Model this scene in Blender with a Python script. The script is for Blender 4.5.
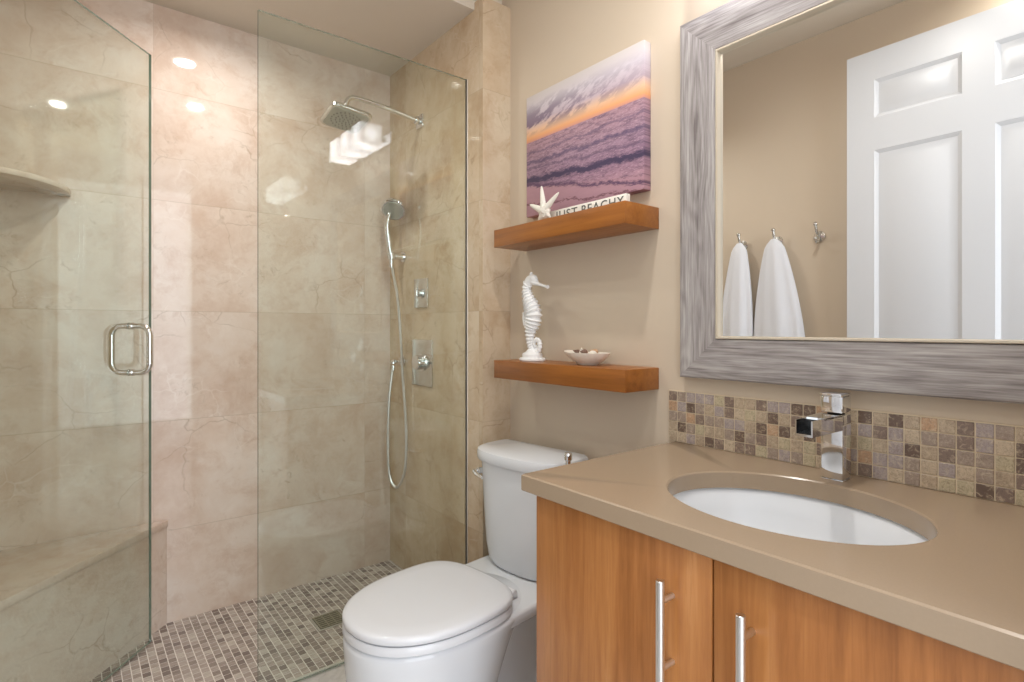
import bpy, bmesh, math, random
from mathutils import Vector, Matrix
random.seed(7)
PI = math.pi
C = bpy.context.scene.collection
for o in list(bpy.data.objects):
    bpy.data.objects.remove(o, do_unlink=True)
SC = bpy.context.scene

# ------------------------------------------------------------------ camera, world, light, exposure
CAMZ = 1.218
cam = bpy.data.cameras.new('camera'); cam_o = bpy.data.objects.new('camera', cam); C.objects.link(cam_o)
cam.sensor_fit = 'HORIZONTAL'; cam.sensor_width = 36.0
cam.lens = 36.0 * 552.0 / 1024.0
cam.shift_y = -13.0 / 1024.0
cam.clip_start = 0.01
cam_o.location = (0, 0, CAMZ)
cam_o.rotation_euler = (PI / 2, 0, -math.radians(38.6))
SC.camera = cam_o

SC.view_settings.view_transform = 'Standard'
SC.view_settings.look = 'None'
SC.view_settings.gamma = 1.0
SC.view_settings.use_curve_mapping = False
SC.view_settings.exposure = 0.04

w = bpy.data.worlds.new('world'); SC.world = w; w.use_nodes = True
bg = w.node_tree.nodes['Background']
bg.inputs[0].default_value = (0.90, 0.95, 1.0, 1); bg.inputs[1].default_value = 1.6

def area_light(name, loc, size, power, color, rot=(0, 0, 0), shape='DISK', size_y=None, spread=180):
    l = bpy.data.lights.new(name, 'AREA'); l.energy = power; l.color = color; l.shape = shape; l.size = size
    l.spread = math.radians(spread)
    if size_y: l.size_y = size_y
    o = bpy.data.objects.new(name, l); C.objects.link(o); o.location = loc; o.rotation_euler = rot
    return o
WARM = (1.0, 0.97, 0.925)
# daylight of the hall coming through the open doorway behind the camera
area_light('hall_daylight', (0.5, -1.7, 1.45), 3.2, 74, (0.93, 0.96, 1.0), (math.radians(88), 0, 0), 'RECTANGLE', 2.4)

# ------------------------------------------------------------------ numbers of the room
XW = 1.393        # painted wall with the mirror
XT = 1.255        # tiled shower wall (furred out)
XL = -0.26        # opposite wall
YB = 2.557        # tiled back wall of the shower
YP = 1.865        # glass panel
YJ = 1.755        # jamb of the tiled wall
YN = 0.05         # wall with the doorway, inner face
ZC = 2.735        # room ceiling
ZS = 2.485        # shower ceiling
SF = 0.05         # shower floor height

# ------------------------------------------------------------------ materials
def lin(c):
    c = c / 255.0
    return c / 12.92 if c <= 0.04045 else ((c + 0.055) / 1.055) ** 2.4
def rgb(r, g, b): return (lin(r), lin(g), lin(b), 1)

class NT:
    def __init__(s, name):
        s.m = bpy.data.materials.new(name); s.m.use_nodes = True
        s.t = s.m.node_tree; s.n = s.t.nodes; s.l = s.t.links
        s.p = s.n['Principled BSDF']; s.out = s.n['Material Output']
        s._c = None
    def N(s, typ, **kw):
        n = s.n.new(typ)
        for k, v in kw.items(): setattr(n, k, v)
        return n
    def put(s, sock, v):
        if v is None: return
        if isinstance(v, bpy.types.NodeSocket): s.l.new(v, sock)
        else: sock.default_value = v
    def co(s):
        if s._c is None: s._c = s.N('ShaderNodeTexCoord').outputs['Object']
        return s._c
    def math(s, op, a, b=None, c=None, clamp=False):
        n = s.N('ShaderNodeMath', operation=op); n.use_clamp = clamp
        for i, v in enumerate((a, b, c)): s.put(n.inputs[i], v)
        return n.outputs[0]
    def vmath(s, op, a, b=None):
        n = s.N('ShaderNodeVectorMath', operation=op); s.put(n.inputs[0], a)
        if b is not None: s.put(n.inputs[1], b)
        return n.outputs[0]
    def sep(s, v):
        n = s.N('ShaderNodeSeparateXYZ'); s.l.new(v, n.inputs[0]); return n.outputs
    def comb(s, x=0.0, y=0.0, z=0.0):
        n = s.N('ShaderNodeCombineXYZ')
        for i, v in enumerate((x, y, z)): s.put(n.inputs[i], v)
        return n.outputs[0]
    def noise(s, vec, scale=5.0, detail=4.0, rough=0.5, dist=0.0):
        n = s.N('ShaderNodeTexNoise'); s.l.new(vec, n.inputs['Vector'])
        n.inputs['Scale'].default_value = scale; n.inputs['Detail'].default_value = detail
        n.inputs['Roughness'].default_value = rough; n.inputs['Distortion'].default_value = dist
        return n
    def ramp(s, fac, stops, interp='LINEAR'):
        n = s.N('ShaderNodeValToRGB'); s.put(n.inputs[0], fac); r = n.color_ramp; r.interpolation = interp
        while len(r.elements) < len(stops): r.elements.new(0.5)
        for e, (p, c) in zip(r.elements, stops):
            e.position = p; e.color = c if len(c) == 4 else (*c, 1)
        return n.outputs[0]
    def mix(s, fac, a, b, blend='MIX'):
        n = s.N('ShaderNodeMix', data_type='RGBA', blend_type=blend)
        s.put(n.inputs[0], fac); s.put(n.inputs[6], a); s.put(n.inputs[7], b)
        return n.outputs[2]
    def white(s, vec):
        n = s.N('ShaderNodeTexWhiteNoise', noise_dimensions='3D'); s.l.new(vec, n.inputs['Vector']); return n
    def bump(s, h, strength=0.3, dist=0.002):
        n = s.N('ShaderNodeBump'); n.inputs['Strength'].default_value = strength; n.inputs['Distance'].default_value = dist
        s.l.new(h, n.inputs['Height']); s.l.new(n.outputs[0], s.p.inputs['Normal'])
    def done(s, col=None, rough=0.5, metal=0.0, spec=None):
        if col is not None: s.put(s.p.inputs['Base Color'], col)
        s.put(s.p.inputs['Roughness'], rough); s.p.inputs['Metallic'].default_value = metal
        if spec is not None: s.p.inputs['Specular IOR Level'].default_value = spec
        return s.m

def plain(name, col, rough=0.5, metal=0.0, spec=None, vary=0.0, scale=30.0):
    t = NT(name)
    if vary:
        f = t.noise(t.co(), scale, 3).outputs[0]
        a = tuple(x * (1 - vary) for x in col[:3]) + (1,); b = tuple(min(1, x * (1 + vary)) for x in col[:3]) + (1,)
        return t.done(t.mix(f, a, b), rough, metal, spec)
    return t.done(col, rough, metal, spec)

def paint(name, col, bumpy=0.05):
    t = NT(name)
    n1 = t.noise(t.co(), 220, 3).outputs[0]
    n2 = t.noise(t.co(), 1.5, 2).outputs[0]
    a = tuple(x * .97 for x in col[:3]) + (1,)
    t.bump(n1, bumpy, 0.001)
    return t.done(t.mix(n2, a, col), 0.62)

def marble_tile(name, ax, tint, tile_w=0.61, tile_h=0.435, z0=0.85, off=0.1, rough=0.035, joints=True):
    """cream limestone tile; ax = horizontal axis 0 (x) or 1 (y)"""
    t = NT(name); co = t.co(); X = t.sep(co)
    u = t.math('ADD', X[ax], off); v = t.math('SUBTRACT', X[2], z0 - 4 * tile_h)
    us = t.math('DIVIDE', u, tile_w); vs = t.math('DIVIDE', v, tile_h)
    iu = t.math('FLOOR', us); iv = t.math('FLOOR', vs)
    rnd = t.white(t.comb(iu, iv, 0.37))
    shift = t.vmath('MULTIPLY', rnd.outputs['Color'], (3.0, 3.0, 3.0)) if joints else (0, 0, 0)
    p = t.vmath('ADD', co, shift)
    warp = t.noise(p, 2.2, 5, 0.6)
    pw = t.vmath('ADD', p, t.vmath('MULTIPLY', t.vmath('SUBTRACT', warp.outputs['Color'], (.5, .5, .5)), (0.20, 0.20, 0.20)))
    c1, c2, c3, cv, cw = tint
    big = t.noise(pw, 3.4, 7, 0.64).outputs[0]
    base = t.ramp(big, [(0.30, c2), (0.50, c1), (0.72, c3)])
    cl = t.noise(pw, 11, 6, 0.65, 0.4).outputs[0]
    base = t.mix(t.math('MULTIPLY', t.math('SUBTRACT', cl, 0.5), 0.9, clamp=True), base, cw)
    blot = t.noise(pw, 8.5, 8, 0.72, 0.3).outputs[0]
    base = t.mix(t.ramp(blot, [(0.50, (0, 0, 0)), (0.68, (.75, .75, .75))]), base, c2)
    fine = t.noise(pw, 34, 5, 0.7, 1.0).outputs[0]
    spot = t.ramp(t.noise(p, 6.3, 3).outputs[0], [(0.50, (0, 0, 0)), (0.66, (1, 1, 1))])
    base = t.mix(t.math('MULTIPLY', spot, t.math('MULTIPLY', t.math('SUBTRACT', fine, 0.54), 2.6, clamp=True)), base, cv)
    # veins, only here and there
    vo = t.N('ShaderNodeTexVoronoi', feature='DISTANCE_TO_EDGE'); vo.inputs['Scale'].default_value = 4.2
    t.l.new(pw, vo.inputs['Vector'])
    line = t.math('SUBTRACT', 1.0, t.math('DIVIDE', vo.outputs[0], 0.012), clamp=True)
    msk = t.ramp(t.noise(p, 3.6, 2).outputs[0], [(0.52, (0, 0, 0)), (0.62, (1, 1, 1))])
    veins = t.math('MULTIPLY', line, t.math('MULTIPLY', msk, t.math('MULTIPLY', cl, 0.75)))
    base = t.mix(veins, base, cv)
    vo2 = t.N('ShaderNodeTexVoronoi', feature='DISTANCE_TO_EDGE'); vo2.inputs['Scale'].default_value = 9.0
    t.l.new(pw, vo2.inputs['Vector'])
    line2 = t.math('SUBTRACT', 1.0, t.math('DIVIDE', vo2.outputs[0], 0.03), clamp=True)
    msk2 = t.ramp(t.noise(p, 5.1, 2).outputs[0], [(0.55, (0, 0, 0)), (0.68, (1, 1, 1))])
    base = t.mix(t.math('MULTIPLY', line2, t.math('MULTIPLY', msk2, t.math('MULTIPLY', cl, 0.55))), base, cw)
    if joints:
        br = t.math('ADD', 0.97, t.math('MULTIPLY', rnd.outputs['Value'], 0.05))
        base = t.mix(1.0, base, t.comb(br, br, br), 'MULTIPLY')
        fu = t.math('FRACT', us); fv = t.math('FRACT', vs)
        ju = t.math('LESS_THAN', t.math('ABSOLUTE', t.math('SUBTRACT', fu, 0.5)), 0.5 - 0.0006 / tile_w)
        jv = t.math('LESS_THAN', t.math('ABSOLUTE', t.math('SUBTRACT', fv, 0.5)), 0.5 - 0.0014 / tile_h)
        inside = t.math('MULTIPLY', ju, jv)
        j = t.math('SUBTRACT', 1.0, inside)
        base = t.mix(t.math('MULTIPLY', j, 0.38), base, rgb(168, 150, 128))
        t.bump(inside, 0.25, 0.0008)
    rr = t.math('ADD', rough, t.math('MULTIPLY', t.math('ABSOLUTE', t.math('SUBTRACT', big, 0.5)), 0.06))
    return t.done(base, rr, 0, 0.5)

CREAM = (rgb(214, 196, 182), rgb(199, 173, 155), rgb(222, 210, 200), rgb(150, 124, 100), rgb(236, 228, 220))
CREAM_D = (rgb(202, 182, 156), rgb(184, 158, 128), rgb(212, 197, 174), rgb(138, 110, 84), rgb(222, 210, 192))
GREYM = (rgb(206, 203, 198), rgb(180, 176, 170), rgb(222, 220, 216), rgb(140, 134, 128), rgb(232, 230, 226))
M = {}
M['tile_back'] = marble_tile('cream_marble_tile_back', 0, CREAM, tile_w=0.87, off=0.62)
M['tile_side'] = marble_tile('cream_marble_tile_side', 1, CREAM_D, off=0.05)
M['tile_slab'] = marble_tile('cream_marble_slab', 0, CREAM, joints=False)
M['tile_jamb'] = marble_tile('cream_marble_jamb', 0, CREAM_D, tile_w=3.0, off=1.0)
M['marble_floor'] = marble_tile('pale_grey_marble', 0, GREYM, joints=False, rough=0.15)
M['wall'] = paint('beige_wall_paint', rgb(206, 191, 171))
M['ceil'] = paint('warm_white_ceiling_paint', rgb(212, 202, 188), 0.12)
M['white_paint'] = plain('white_door_paint', rgb(206, 209, 214), 0.35)
M['porcelain'] = plain('white_porcelain', rgb(222, 225, 229), 0.07, spec=0.55)
M['seat_plastic'] = plain('white_seat_plastic', rgb(220, 222, 226), 0.14)
M['chrome'] = plain('polished_chrome', (0.82, 0.83, 0.84, 1), 0.06, 1.0)
M['nickel'] = plain('satin_chrome', (0.72, 0.72, 0.70, 1), 0.18, 1.0)
M['steel'] = plain('brushed_steel', (0.74, 0.73, 0.71, 1), 0.28, 1.0)
M['dark'] = plain('dark_recess', rgb(30, 26, 24), 0.6)
M['dark_chute'] = plain('dark_spout_channel', rgb(24, 25, 28), 0.25)
M['rubber'] = plain('grey_nozzle_rubber', rgb(116, 116, 112), 0.5)
M['quartz'] = plain('tan_quartz', rgb(162, 142, 119), 0.22, vary=0.035, scale=260)
M['cream_lip'] = plain('champagne_lip', rgb(214, 204, 186), 0.3, 0.2)
M['ceramic'] = plain('white_matte_ceramic', rgb(236, 236, 236), 0.35)
M['shell_white'] = plain('shell_white', rgb(232, 224, 212), 0.45, vary=0.12, scale=60)
M['shell_tan'] = plain('shell_tan', rgb(196, 160, 128), 0.45, vary=0.25, scale=70)
M['shell_dark'] = plain('shell_dark', rgb(120, 92, 78), 0.45, vary=0.35, scale=80)
M['star'] = plain('starfish_white', rgb(228, 224, 214), 0.75, vary=0.08, scale=150)
M['sign_white'] = plain('sign_white_paint', rgb(232, 230, 222), 0.5)
M['letter'] = plain('sign_letter_grey', rgb(92, 96, 92), 0.6)
M['spray'] = plain('spray_face_grey', rgb(182, 182, 174), 0.3, 0.4)
M['paper'] = plain('tissue_paper', rgb(238, 236, 232), 0.9)
M['trim_metal'] = plain('pale_metal_trim', rgb(226, 222, 214), 0.25, 0.3)
M['side_panel'] = plain('cabinet_side', rgb(222, 205, 180), 0.4)

def towel_mat():
    t = NT('white_terry'); n = t.noise(t.co(), 420, 2).outputs[0]; t.bump(n, 0.5, 0.003)
    return t.done(rgb(226, 229, 236), 0.95)
M['towel'] = towel_mat()

def mirror_mat():
    t = NT('silvered_glass'); return t.done((0.90, 0.905, 0.895, 1), 0.0, 1.0)
M['mirror'] = mirror_mat()

def glass_mat(name, tint, gloss=1.0):
    t = NT(name)
    lw = t.N('ShaderNodeLayerWeight'); lw.inputs['Blend'].default_value = 0.5
    f5 = t.math('POWER', lw.outputs['Facing'], 5.0)
    f = t.math('ADD', 0.042 * gloss, t.math('MULTIPLY', f5, 0.95))
    tr = t.N('ShaderNodeBsdfTransparent'); tr.inputs[0].default_value = tint
    gl = t.N('ShaderNodeBsdfGlossy'); gl.inputs['Roughness'].default_value = 0.0; gl.inputs['Color'].default_value = (1, 1, 1, 1)
    mx = t.N('ShaderNodeMixShader'); t.l.new(f, mx.inputs[0]); t.l.new(tr.outputs[0], mx.inputs[1]); t.l.new(gl.outputs[0], mx.inputs[2])
    t.l.new(mx.outputs[0], t.out.inputs[0])
    return t.m
M['glass'] = glass_mat('clear_green_tinted_glass', (0.938, 0.970, 0.950, 1))
def glass_edge():
    t = NT('green_glass_edge'); t.p.inputs['Transmission Weight'].default_value = 0.3
    return t.done(rgb(88, 112, 100), 0.1)
M['glass_edge'] = glass_edge()

def wood(name, axis, cols, scale=1.0, rough=0.32, contrast=1.0):
    """long grain along axis"""
    t = NT(name); co = t.co()
    rnd = t.N('ShaderNodeObjectInfo').outputs['Random']
    st = [1.0, 1.0, 1.0]; st[axis] = 0.07
    p = t.vmath('ADD', t.vmath('MULTIPLY', co, tuple(st)), t.comb(t.math('MULTIPLY', rnd, 7.0), t.math('MULTIPLY', rnd, 3.0), t.math('MULTIPLY', rnd, 5.0)))
    n1 = t.noise(p, 9 * scale, 5, 0.6, 0.8).outputs[0]
    n2 = t.noise(p, 46 * scale, 5, 0.65, 0.3).outputs[0]
    st2 = [1.0, 1.0, 1.0]; st2[axis] = 0.02
    n3 = t.noise(t.vmath('MULTIPLY', co, tuple(st2)), 190 * scale, 3, 0.6).outputs[0]
    f = t.math('ADD', t.math('MULTIPLY', n1, 0.55), t.math('MULTIPLY', n2, 0.45))
    f = t.math('ADD', t.math('MULTIPLY', t.math('SUBTRACT', f, 0.5), contrast), 0.5)
    base = t.ramp(f, [(0.30, cols[0]), (0.48, cols[1]), (0.62, cols[2]), (0.75, cols[3])])
    base = t.mix(t.math('MULTIPLY', t.math('LESS_THAN', n3, 0.40), 0.16), base, cols[0])
    t.bump(n3, 0.08, 0.0006)
    return t.done(base, rough)
CHERRY = (rgb(136, 84, 42), rgb(168, 108, 58), rgb(184, 124, 70), rgb(199, 142, 90))
SHELFW = (rgb(118, 68, 24), rgb(152, 92, 36), rgb(168, 106, 44), rgb(182, 120, 56))
def grey_wood(name, axis):
    t = NT(name); co = t.co()
    rnd = t.N('ShaderNodeObjectInfo').outputs['Random']
    offs = t.comb(t.math('MULTIPLY', rnd, 7.0), t.math('MULTIPLY', rnd, 3.0), t.math('MULTIPLY', rnd, 5.0))
    st = [1.0, 1.0, 1.0]; st[axis] = 0.16
    low = t.noise(t.vmath('ADD', t.vmath('MULTIPLY', co, tuple(st)), offs), 8.0, 2, 0.5, 0.3).outputs[0]
    ring = t.math('ADD', t.math('MULTIPLY', t.math('SINE', t.math('MULTIPLY', low, 95.0)), 0.5), 0.5)
    st2 = [1.0, 1.0, 1.0]; st2[axis] = 0.03
    fine = t.noise(t.vmath('ADD', t.vmath('MULTIPLY', co, tuple(st2)), offs), 240, 4, 0.7).outputs[0]
    st3 = [1.0, 1.0, 1.0]; st3[axis] = 0.06
    mid = t.noise(t.vmath('ADD', t.vmath('MULTIPLY', co, tuple(st3)), offs), 40, 4, 0.65).outputs[0]
    f = t.math('ADD', t.math('MULTIPLY', ring, 0.09), t.math('ADD', t.math('MULTIPLY', fine, 0.75), t.math('MULTIPLY', mid, 0.62)))
    col = t.ramp(f, [(0.50, rgb(108, 101, 100)), (0.65, rgb(142, 136, 135)), (0.80, rgb(166, 161, 160)), (0.95, rgb(190, 187, 184))])
    t.bump(f, 0.35, 0.0012)
    return t.done(col, 0.5)
M['cherry'] = wood('cherry_wood_upright_grain', 2, CHERRY, 1.0, 0.30, 1.25)
M['shelf_wood'] = wood('cherry_wood_shelf_grain', 1, SHELFW, 1.0, 0.35)
M['grey_wood_h'] = grey_wood('weathered_grey_wood_lengthwise', 1)
M['grey_wood_v'] = grey_wood('weathered_grey_wood_upright', 2)

def shower_mosaic():
    t = NT('shower_mosaic'); X = t.sep(t.co())
    W, L = 0.0265, 0.030
    us = t.math('DIVIDE', X[0], W); iu = t.math('FLOOR', us); fu = t.math('FRACT', us)
    ro = t.white(t.comb(iu, 3.3, 1.0)).outputs['Value']
    par = t.math('MULTIPLY', t.math('MODULO', t.math('ADD', iu, 200.0), 2.0), 0.5)
    vs = t.math('ADD', t.math('DIVIDE', X[1], L), t.math('ADD', par, t.math('MULTIPLY', ro, 0.15)))
    iv = t.math('FLOOR', vs); fv = t.math('FRACT', vs)
    r = t.white(t.comb(iu, iv, 0.0))
    col = t.ramp(r.outputs['Value'], [(0.0, rgb(128, 114, 108)), (0.16, rgb(148, 134, 127)), (0.36, rgb(168, 155, 147)), (0.62, rgb(182, 169, 160)), (0.84, rgb(196, 185, 176))], 'CONSTANT')
    st = t.noise(t.vmath('MULTIPLY', t.co(), (0.5, 3.6, 1.0)), 70, 3).outputs[0]
    col = t.mix(t.math('MULTIPLY', t.math('SUBTRACT', st, 0.47), 2.2, clamp=True), col, rgb(98, 84, 79))
    gu = t.math('LESS_THAN', t.math('ABSOLUTE', t.math('SUBTRACT', fu, 0.5)), 0.5 - 0.055)
    gv = t.math('LESS_THAN', t.math('ABSOLUTE', t.math('SUBTRACT', fv, 0.5)), 0.5 - 0.026)
    ins = t.math('MULTIPLY', gu, gv)
    col = t.mix(ins, rgb(222, 215, 208), col)
    t.bump(ins, 0.4, 0.0015)
    return t.done(col, t.math('SUBTRACT', 0.6, t.math('MULTIPLY', ins, 0.33)))
M['mosaic'] = shower_mosaic()

SPL = 0.0296
def splash_mat():
    t = NT('slate_and_glass_mosaic'); X = t.sep(t.co())
    iy = t.math('FLOOR', t.math('DIVIDE', X[1], SPL)); iz = t.math('FLOOR', t.math('DIVIDE', X[2], SPL))
    r = t.white(t.comb(0.5, iy, iz)).outputs['Value']
    col = t.ramp(r, [(0.0, rgb(104, 86, 76)), (0.12, rgb(130, 112, 102)), (0.26, rgb(158, 142, 130)), (0.40, rgb(178, 160, 138)),
                     (0.56, rgb(192, 175, 152)), (0.70, rgb(166, 154, 152)), (0.86, rgb(188, 154, 124)), (0.91, rgb(186, 174, 146))], 'CONSTANT')
    n = t.noise(t.co(), 130, 5, 0.7, 2.0).outputs[0]
    col = t.mix(t.math('MULTIPLY', t.math('SUBTRACT', n, 0.45), 2.6, clamp=True), col, rgb(96, 80, 68))
    n2 = t.noise(t.co(), 90, 4, 0.7, 1.0).outputs[0]
    col = t.mix(t.math('MULTIPLY', t.math('SUBTRACT', n2, 0.50), 3.0, clamp=True), col, rgb(214, 198, 172))
    t.bump(n, 0.2, 0.001)
    return t.done(col, 0.28)
M['splash'] = splash_mat()
M['grout'] = plain('beige_grout', rgb(214, 198, 172), 0.8)

# ------------------------------------------------------------------ mesh helpers
ORG = {}
class MB:
    def __init__(s): s.bm = bmesh.new()
    def _place(s, vs, mat):
        bmesh.ops.transform(s.bm, matrix=mat, verts=vs)
    def box(s, x0, x1, y0, y1, z0, z1, bev=0.0, seg=2, mat=None):
        tmp = bmesh.new(); bmesh.ops.create_cube(tmp, size=1.0)
        bmesh.ops.scale(tmp, vec=(abs(x1 - x0), abs(y1 - y0), abs(z1 - z0)), verts=tmp.verts)
        if bev > 0: bmesh.ops.bevel(tmp, geom=list(tmp.edges), offset=bev, segments=seg, profile=0.5, affect='EDGES')
        bmesh.ops.translate(tmp, vec=((x0 + x1) / 2, (y0 + y1) / 2, (z0 + z1) / 2), verts=tmp.verts)
        if mat is not None: bmesh.ops.transform(tmp, matrix=mat, verts=tmp.verts)
        s.add(tmp); return s
    def add(s, tmp):
        me = bpy.data.meshes.new('tmp'); tmp.to_mesh(me); tmp.free(); s.bm.from_mesh(me); bpy.data.meshes.remove(me)
    def loft(s, rings, cap0=True, cap1=True, closed=False):
        vr = [[s.bm.verts.new(p) for p in r] for r in rings]
        n = len(vr[0]); m = len(vr)
        for i in range(m if closed else m - 1):
            a = vr[i]; b = vr[(i + 1) % m]
            for j in range(n):
                k = (j + 1) % n
                try: s.bm.faces.new((a[j], a[k], b[k], b[j]))
                except ValueError: pass
        if not closed:
            if cap0: s.bm.faces.new(list(reversed(vr[0])))
            if cap1: s.bm.faces.new(vr[-1])
        return s
    def sweep(s, path, radii, seg=12, closed=False, flat=None, up=None):
        """round tube through points; radii number or list; flat=(a,b) scales the section"""
        P = [Vector(p) for p in path]; n = len(P)
        if not isinstance(radii, (list, tuple)): radii = [radii] * n
        T = []
        for i in range(n):
            a = P[(i - 1) % n] if (closed or i > 0) else P[i]
            b = P[(i + 1) % n] if (closed or i < n - 1) else P[i]
            T.append((b - a).normalized())
        u = Vector(up) if up else (Vector((0, 0, 1)) if abs(T[0].z) < 0.9 else Vector((1, 0, 0)))
        rings = []
        for i in range(n):
            u = (u - T[i] * u.dot(T[i])).normalized(); v = T[i].cross(u)
            fa, fb = flat if flat else (1, 1)
            rings.append([P[i] + (u * math.cos(2 * PI * k / seg) * fa + v * math.sin(2 * PI * k / seg) * fb) * radii[i] for k in range(seg)])
        return s.loft(rings, closed=closed)
    def cyl(s, p0, p1, r, seg=24, r2=None, bev=0.0):
        p0 = Vector(p0); p1 = Vector(p1)
        if r2 is None: r2 = r
        if bev:
            d = (p1 - p0).normalized() * bev
            return s.sweep([p0, p0 + d, p1 - d, p1], [r - bev, r, r2, r2 - bev], seg)
        return s.sweep([p0, p1], [r, r2], seg)
    def lathe(s, prof, c, axis='z', seg=32, sx=1.0, sy=1.0):
        """prof = [(radius, height)] round the axis through c"""
        c = Vector(c); rings = []
        for r, h in prof:
            ring = []
            for k in range(seg):
                a = 2 * PI * k / seg; x = max(r, 1e-4) * math.cos(a) * sx; y = max(r, 1e-4) * math.sin(a) * sy
                ring.append(c + (Vector((x, y, h)) if axis == 'z' else Vector((-h, x, y)) if axis == '-x' else Vector((h, x, y)) if axis == 'x' else Vector((x, h, y))))
            rings.append(ring)
        return s.loft(rings)
    def prism(s, poly, z0, z1, bev=0.0):
        tmp = bmesh.new()
        f = tmp.faces.new([tmp.verts.new((x, y, z0)) for x, y in poly])
        r = bmesh.ops.extrude_face_region(tmp, geom=[f])
        bmesh.ops.translate(tmp, vec=(0, 0, z1 - z0), verts=[v for v in r['geom'] if isinstance(v, bmesh.types.BMVert)])
        bmesh.ops.recalc_face_normals(tmp, faces=tmp.faces)
        if bev: bmesh.ops.bevel(tmp, geom=list(tmp.edges), offset=bev, segments=2, profile=0.5, affect='EDGES')
        s.add(tmp); return s
    def sphere(s, c, r, seg=16, sc=(1, 1, 1), mat=None):
        tmp = bmesh.new(); bmesh.ops.create_uvsphere(tmp, u_segments=seg, v_segments=max(6, seg // 2), radius=r)
        bmesh.ops.scale(tmp, vec=sc, verts=tmp.verts)
        if mat is not None: bmesh.ops.transform(tmp, matrix=mat, verts=tmp.verts)
        bmesh.ops.translate(tmp, vec=c, verts=tmp.verts); s.add(tmp); return s
    def xform(s, mat):
        bmesh.ops.transform(s.bm, matrix=mat, verts=s.bm.verts); return s
    def build(s, name, mat, parent=None, angle=35, base=None):
        """base: new origin for a thing that is one mesh"""
        bmesh.ops.recalc_face_normals(s.bm, faces=s.bm.faces)
        org = ORG.get(parent.name, Vector((0, 0, 0))) if parent else (Vector(base) if base else Vector((0, 0, 0)))
        if org.length > 0: bmesh.ops.translate(s.bm, vec=-org, verts=s.bm.verts)
        me = bpy.data.meshes.new(name); s.bm.to_mesh(me); s.bm.free()
        for m_ in (mat if isinstance(mat, (list, tuple)) else [mat]): me.materials.append(m_)
        for p in me.polygons: p.use_smooth = True
        me.set_sharp_from_angle(angle=math.radians(angle))
        o = bpy.data.objects.new(name, me); C.objects.link(o)
        if parent: o.parent = parent; ORG[o.name] = org
        else: o.location = org; ORG[o.name] = org
        return o

def tag(o, label=None, cat=None, group=None, kind=None):
    if label: o['label'] = label
    if cat: o['category'] = cat
    if group: o['group'] = group
    if kind: o['kind'] = kind
    return o
def thing(name, label, cat, loc, group=None):
    o = bpy.data.objects.new(name, None); C.objects.link(o); o.location = loc; ORG[o.name] = Vector(loc)
    o.empty_display_size = 0.05
    return tag(o, label, cat, group)
def struct(name, mb, mat, label=None, cat=None):
    return tag(mb.build(name, mat), label, cat, None, 'structure')
def copy_tree(o, parent=None):
    c = o.copy(); C.objects.link(c)
    if parent: c.parent = parent
    for ch in list(o.children): copy_tree(ch, c)
    return c
def bez(pts, n=12):
    """smooth Catmull-Rom path through points"""
    P = [Vector(p) for p in pts]; out = []
    for i in range(len(P) - 1):
        p0 = P[max(i - 1, 0)]; p1 = P[i]; p2 = P[i + 1]; p3 = P[min(i + 2, len(P) - 1)]
        for k in range(n):
            t = k / n
            out.append(0.5 * ((2 * p1) + (p2 - p0) * t + (2 * p0 - 5 * p1 + 4 * p2 - p3) * t * t + (3 * p1 - p0 - 3 * p2 + p3) * t ** 3))
    out.append(P[-1]); return out

# ------------------------------------------------------------------ the room
struct('floor', MB().box(XL - .12, XW + .12, -1.8, 1.78, -0.06, 0.0), M['marble_floor'], 'pale grey veined marble bathroom floor', 'floor')
struct('floor_shower', MB().box(XL, XT + .02, 1.885, YB + .02, -0.02, SF), M['mosaic'], 'small stone mosaic floor of the shower', 'floor')
struct('trim_1', MB().box(XL, XT + .02, 1.76, 1.876, -0.02, SF, .003), M['marble_floor'], 'pale marble threshold below the glass', 'threshold')
struct('trim_2', MB().box(XL, XT + .02, 1.8765, 1.8845, -0.02, SF + .003), M['trim_metal'], 'pale metal edge strip of the shower floor', 'trim')
struct('wall_right', MB().box(XW, XW + .12, -0.02, YB + .02, 0, ZC), M['wall'], 'beige painted wall with mirror and shelves', 'wall')
struct('wall_back', MB().box(XL - .12, XW + .12, YB, YB + .12, 0, ZC), M['tile_back'], 'cream marble tiled back wall of the shower', 'wall')
mb = MB().box(XT, XW, YJ, YB, 0, ZS + .03)
wt = struct('wall_shower', mb, [M['tile_side'], M['tile_jamb']], 'tiled shower wall carrying the chrome fixtures', 'wall')
for p in wt.data.polygons:
    if p.normal.y < -0.9: p.material_index = 1
struct('wall_left', MB().box(XL - .12, XL, -0.02, YB, 0, ZC), M['wall'], 'beige wall opposite the mirror', 'wall')
struct('wall_left_tiled', MB().box(XL, XL + .008, 1.81, YB, 0, ZS), M['tile_side'], 'cream marble tile on the left wall of the shower', 'wall')
DX0, DX1, DZ = -0.075, 0.76, 2.50
mb = MB().box(XL - .12, DX0, -0.02, YN, 0, ZC).box(DX1, XW, -0.02, YN, 0, ZC).box(DX0, DX1, -0.02, YN, DZ + .01, ZC)
struct('wall_front', mb, M['wall'], 'beige wall with the open doorway', 'wall')
struct('ceiling', MB().box(XL - .12, XW + .12, -0.02, YB + .12, ZC, ZC + .1), M['ceil'], 'warm white ceiling', 'ceiling')
struct('ceiling_shower', MB().box(XL, XW, 1.812, YB, ZS, ZC), M['ceil'], 'lowered ceiling above the shower', 'ceiling')

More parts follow.
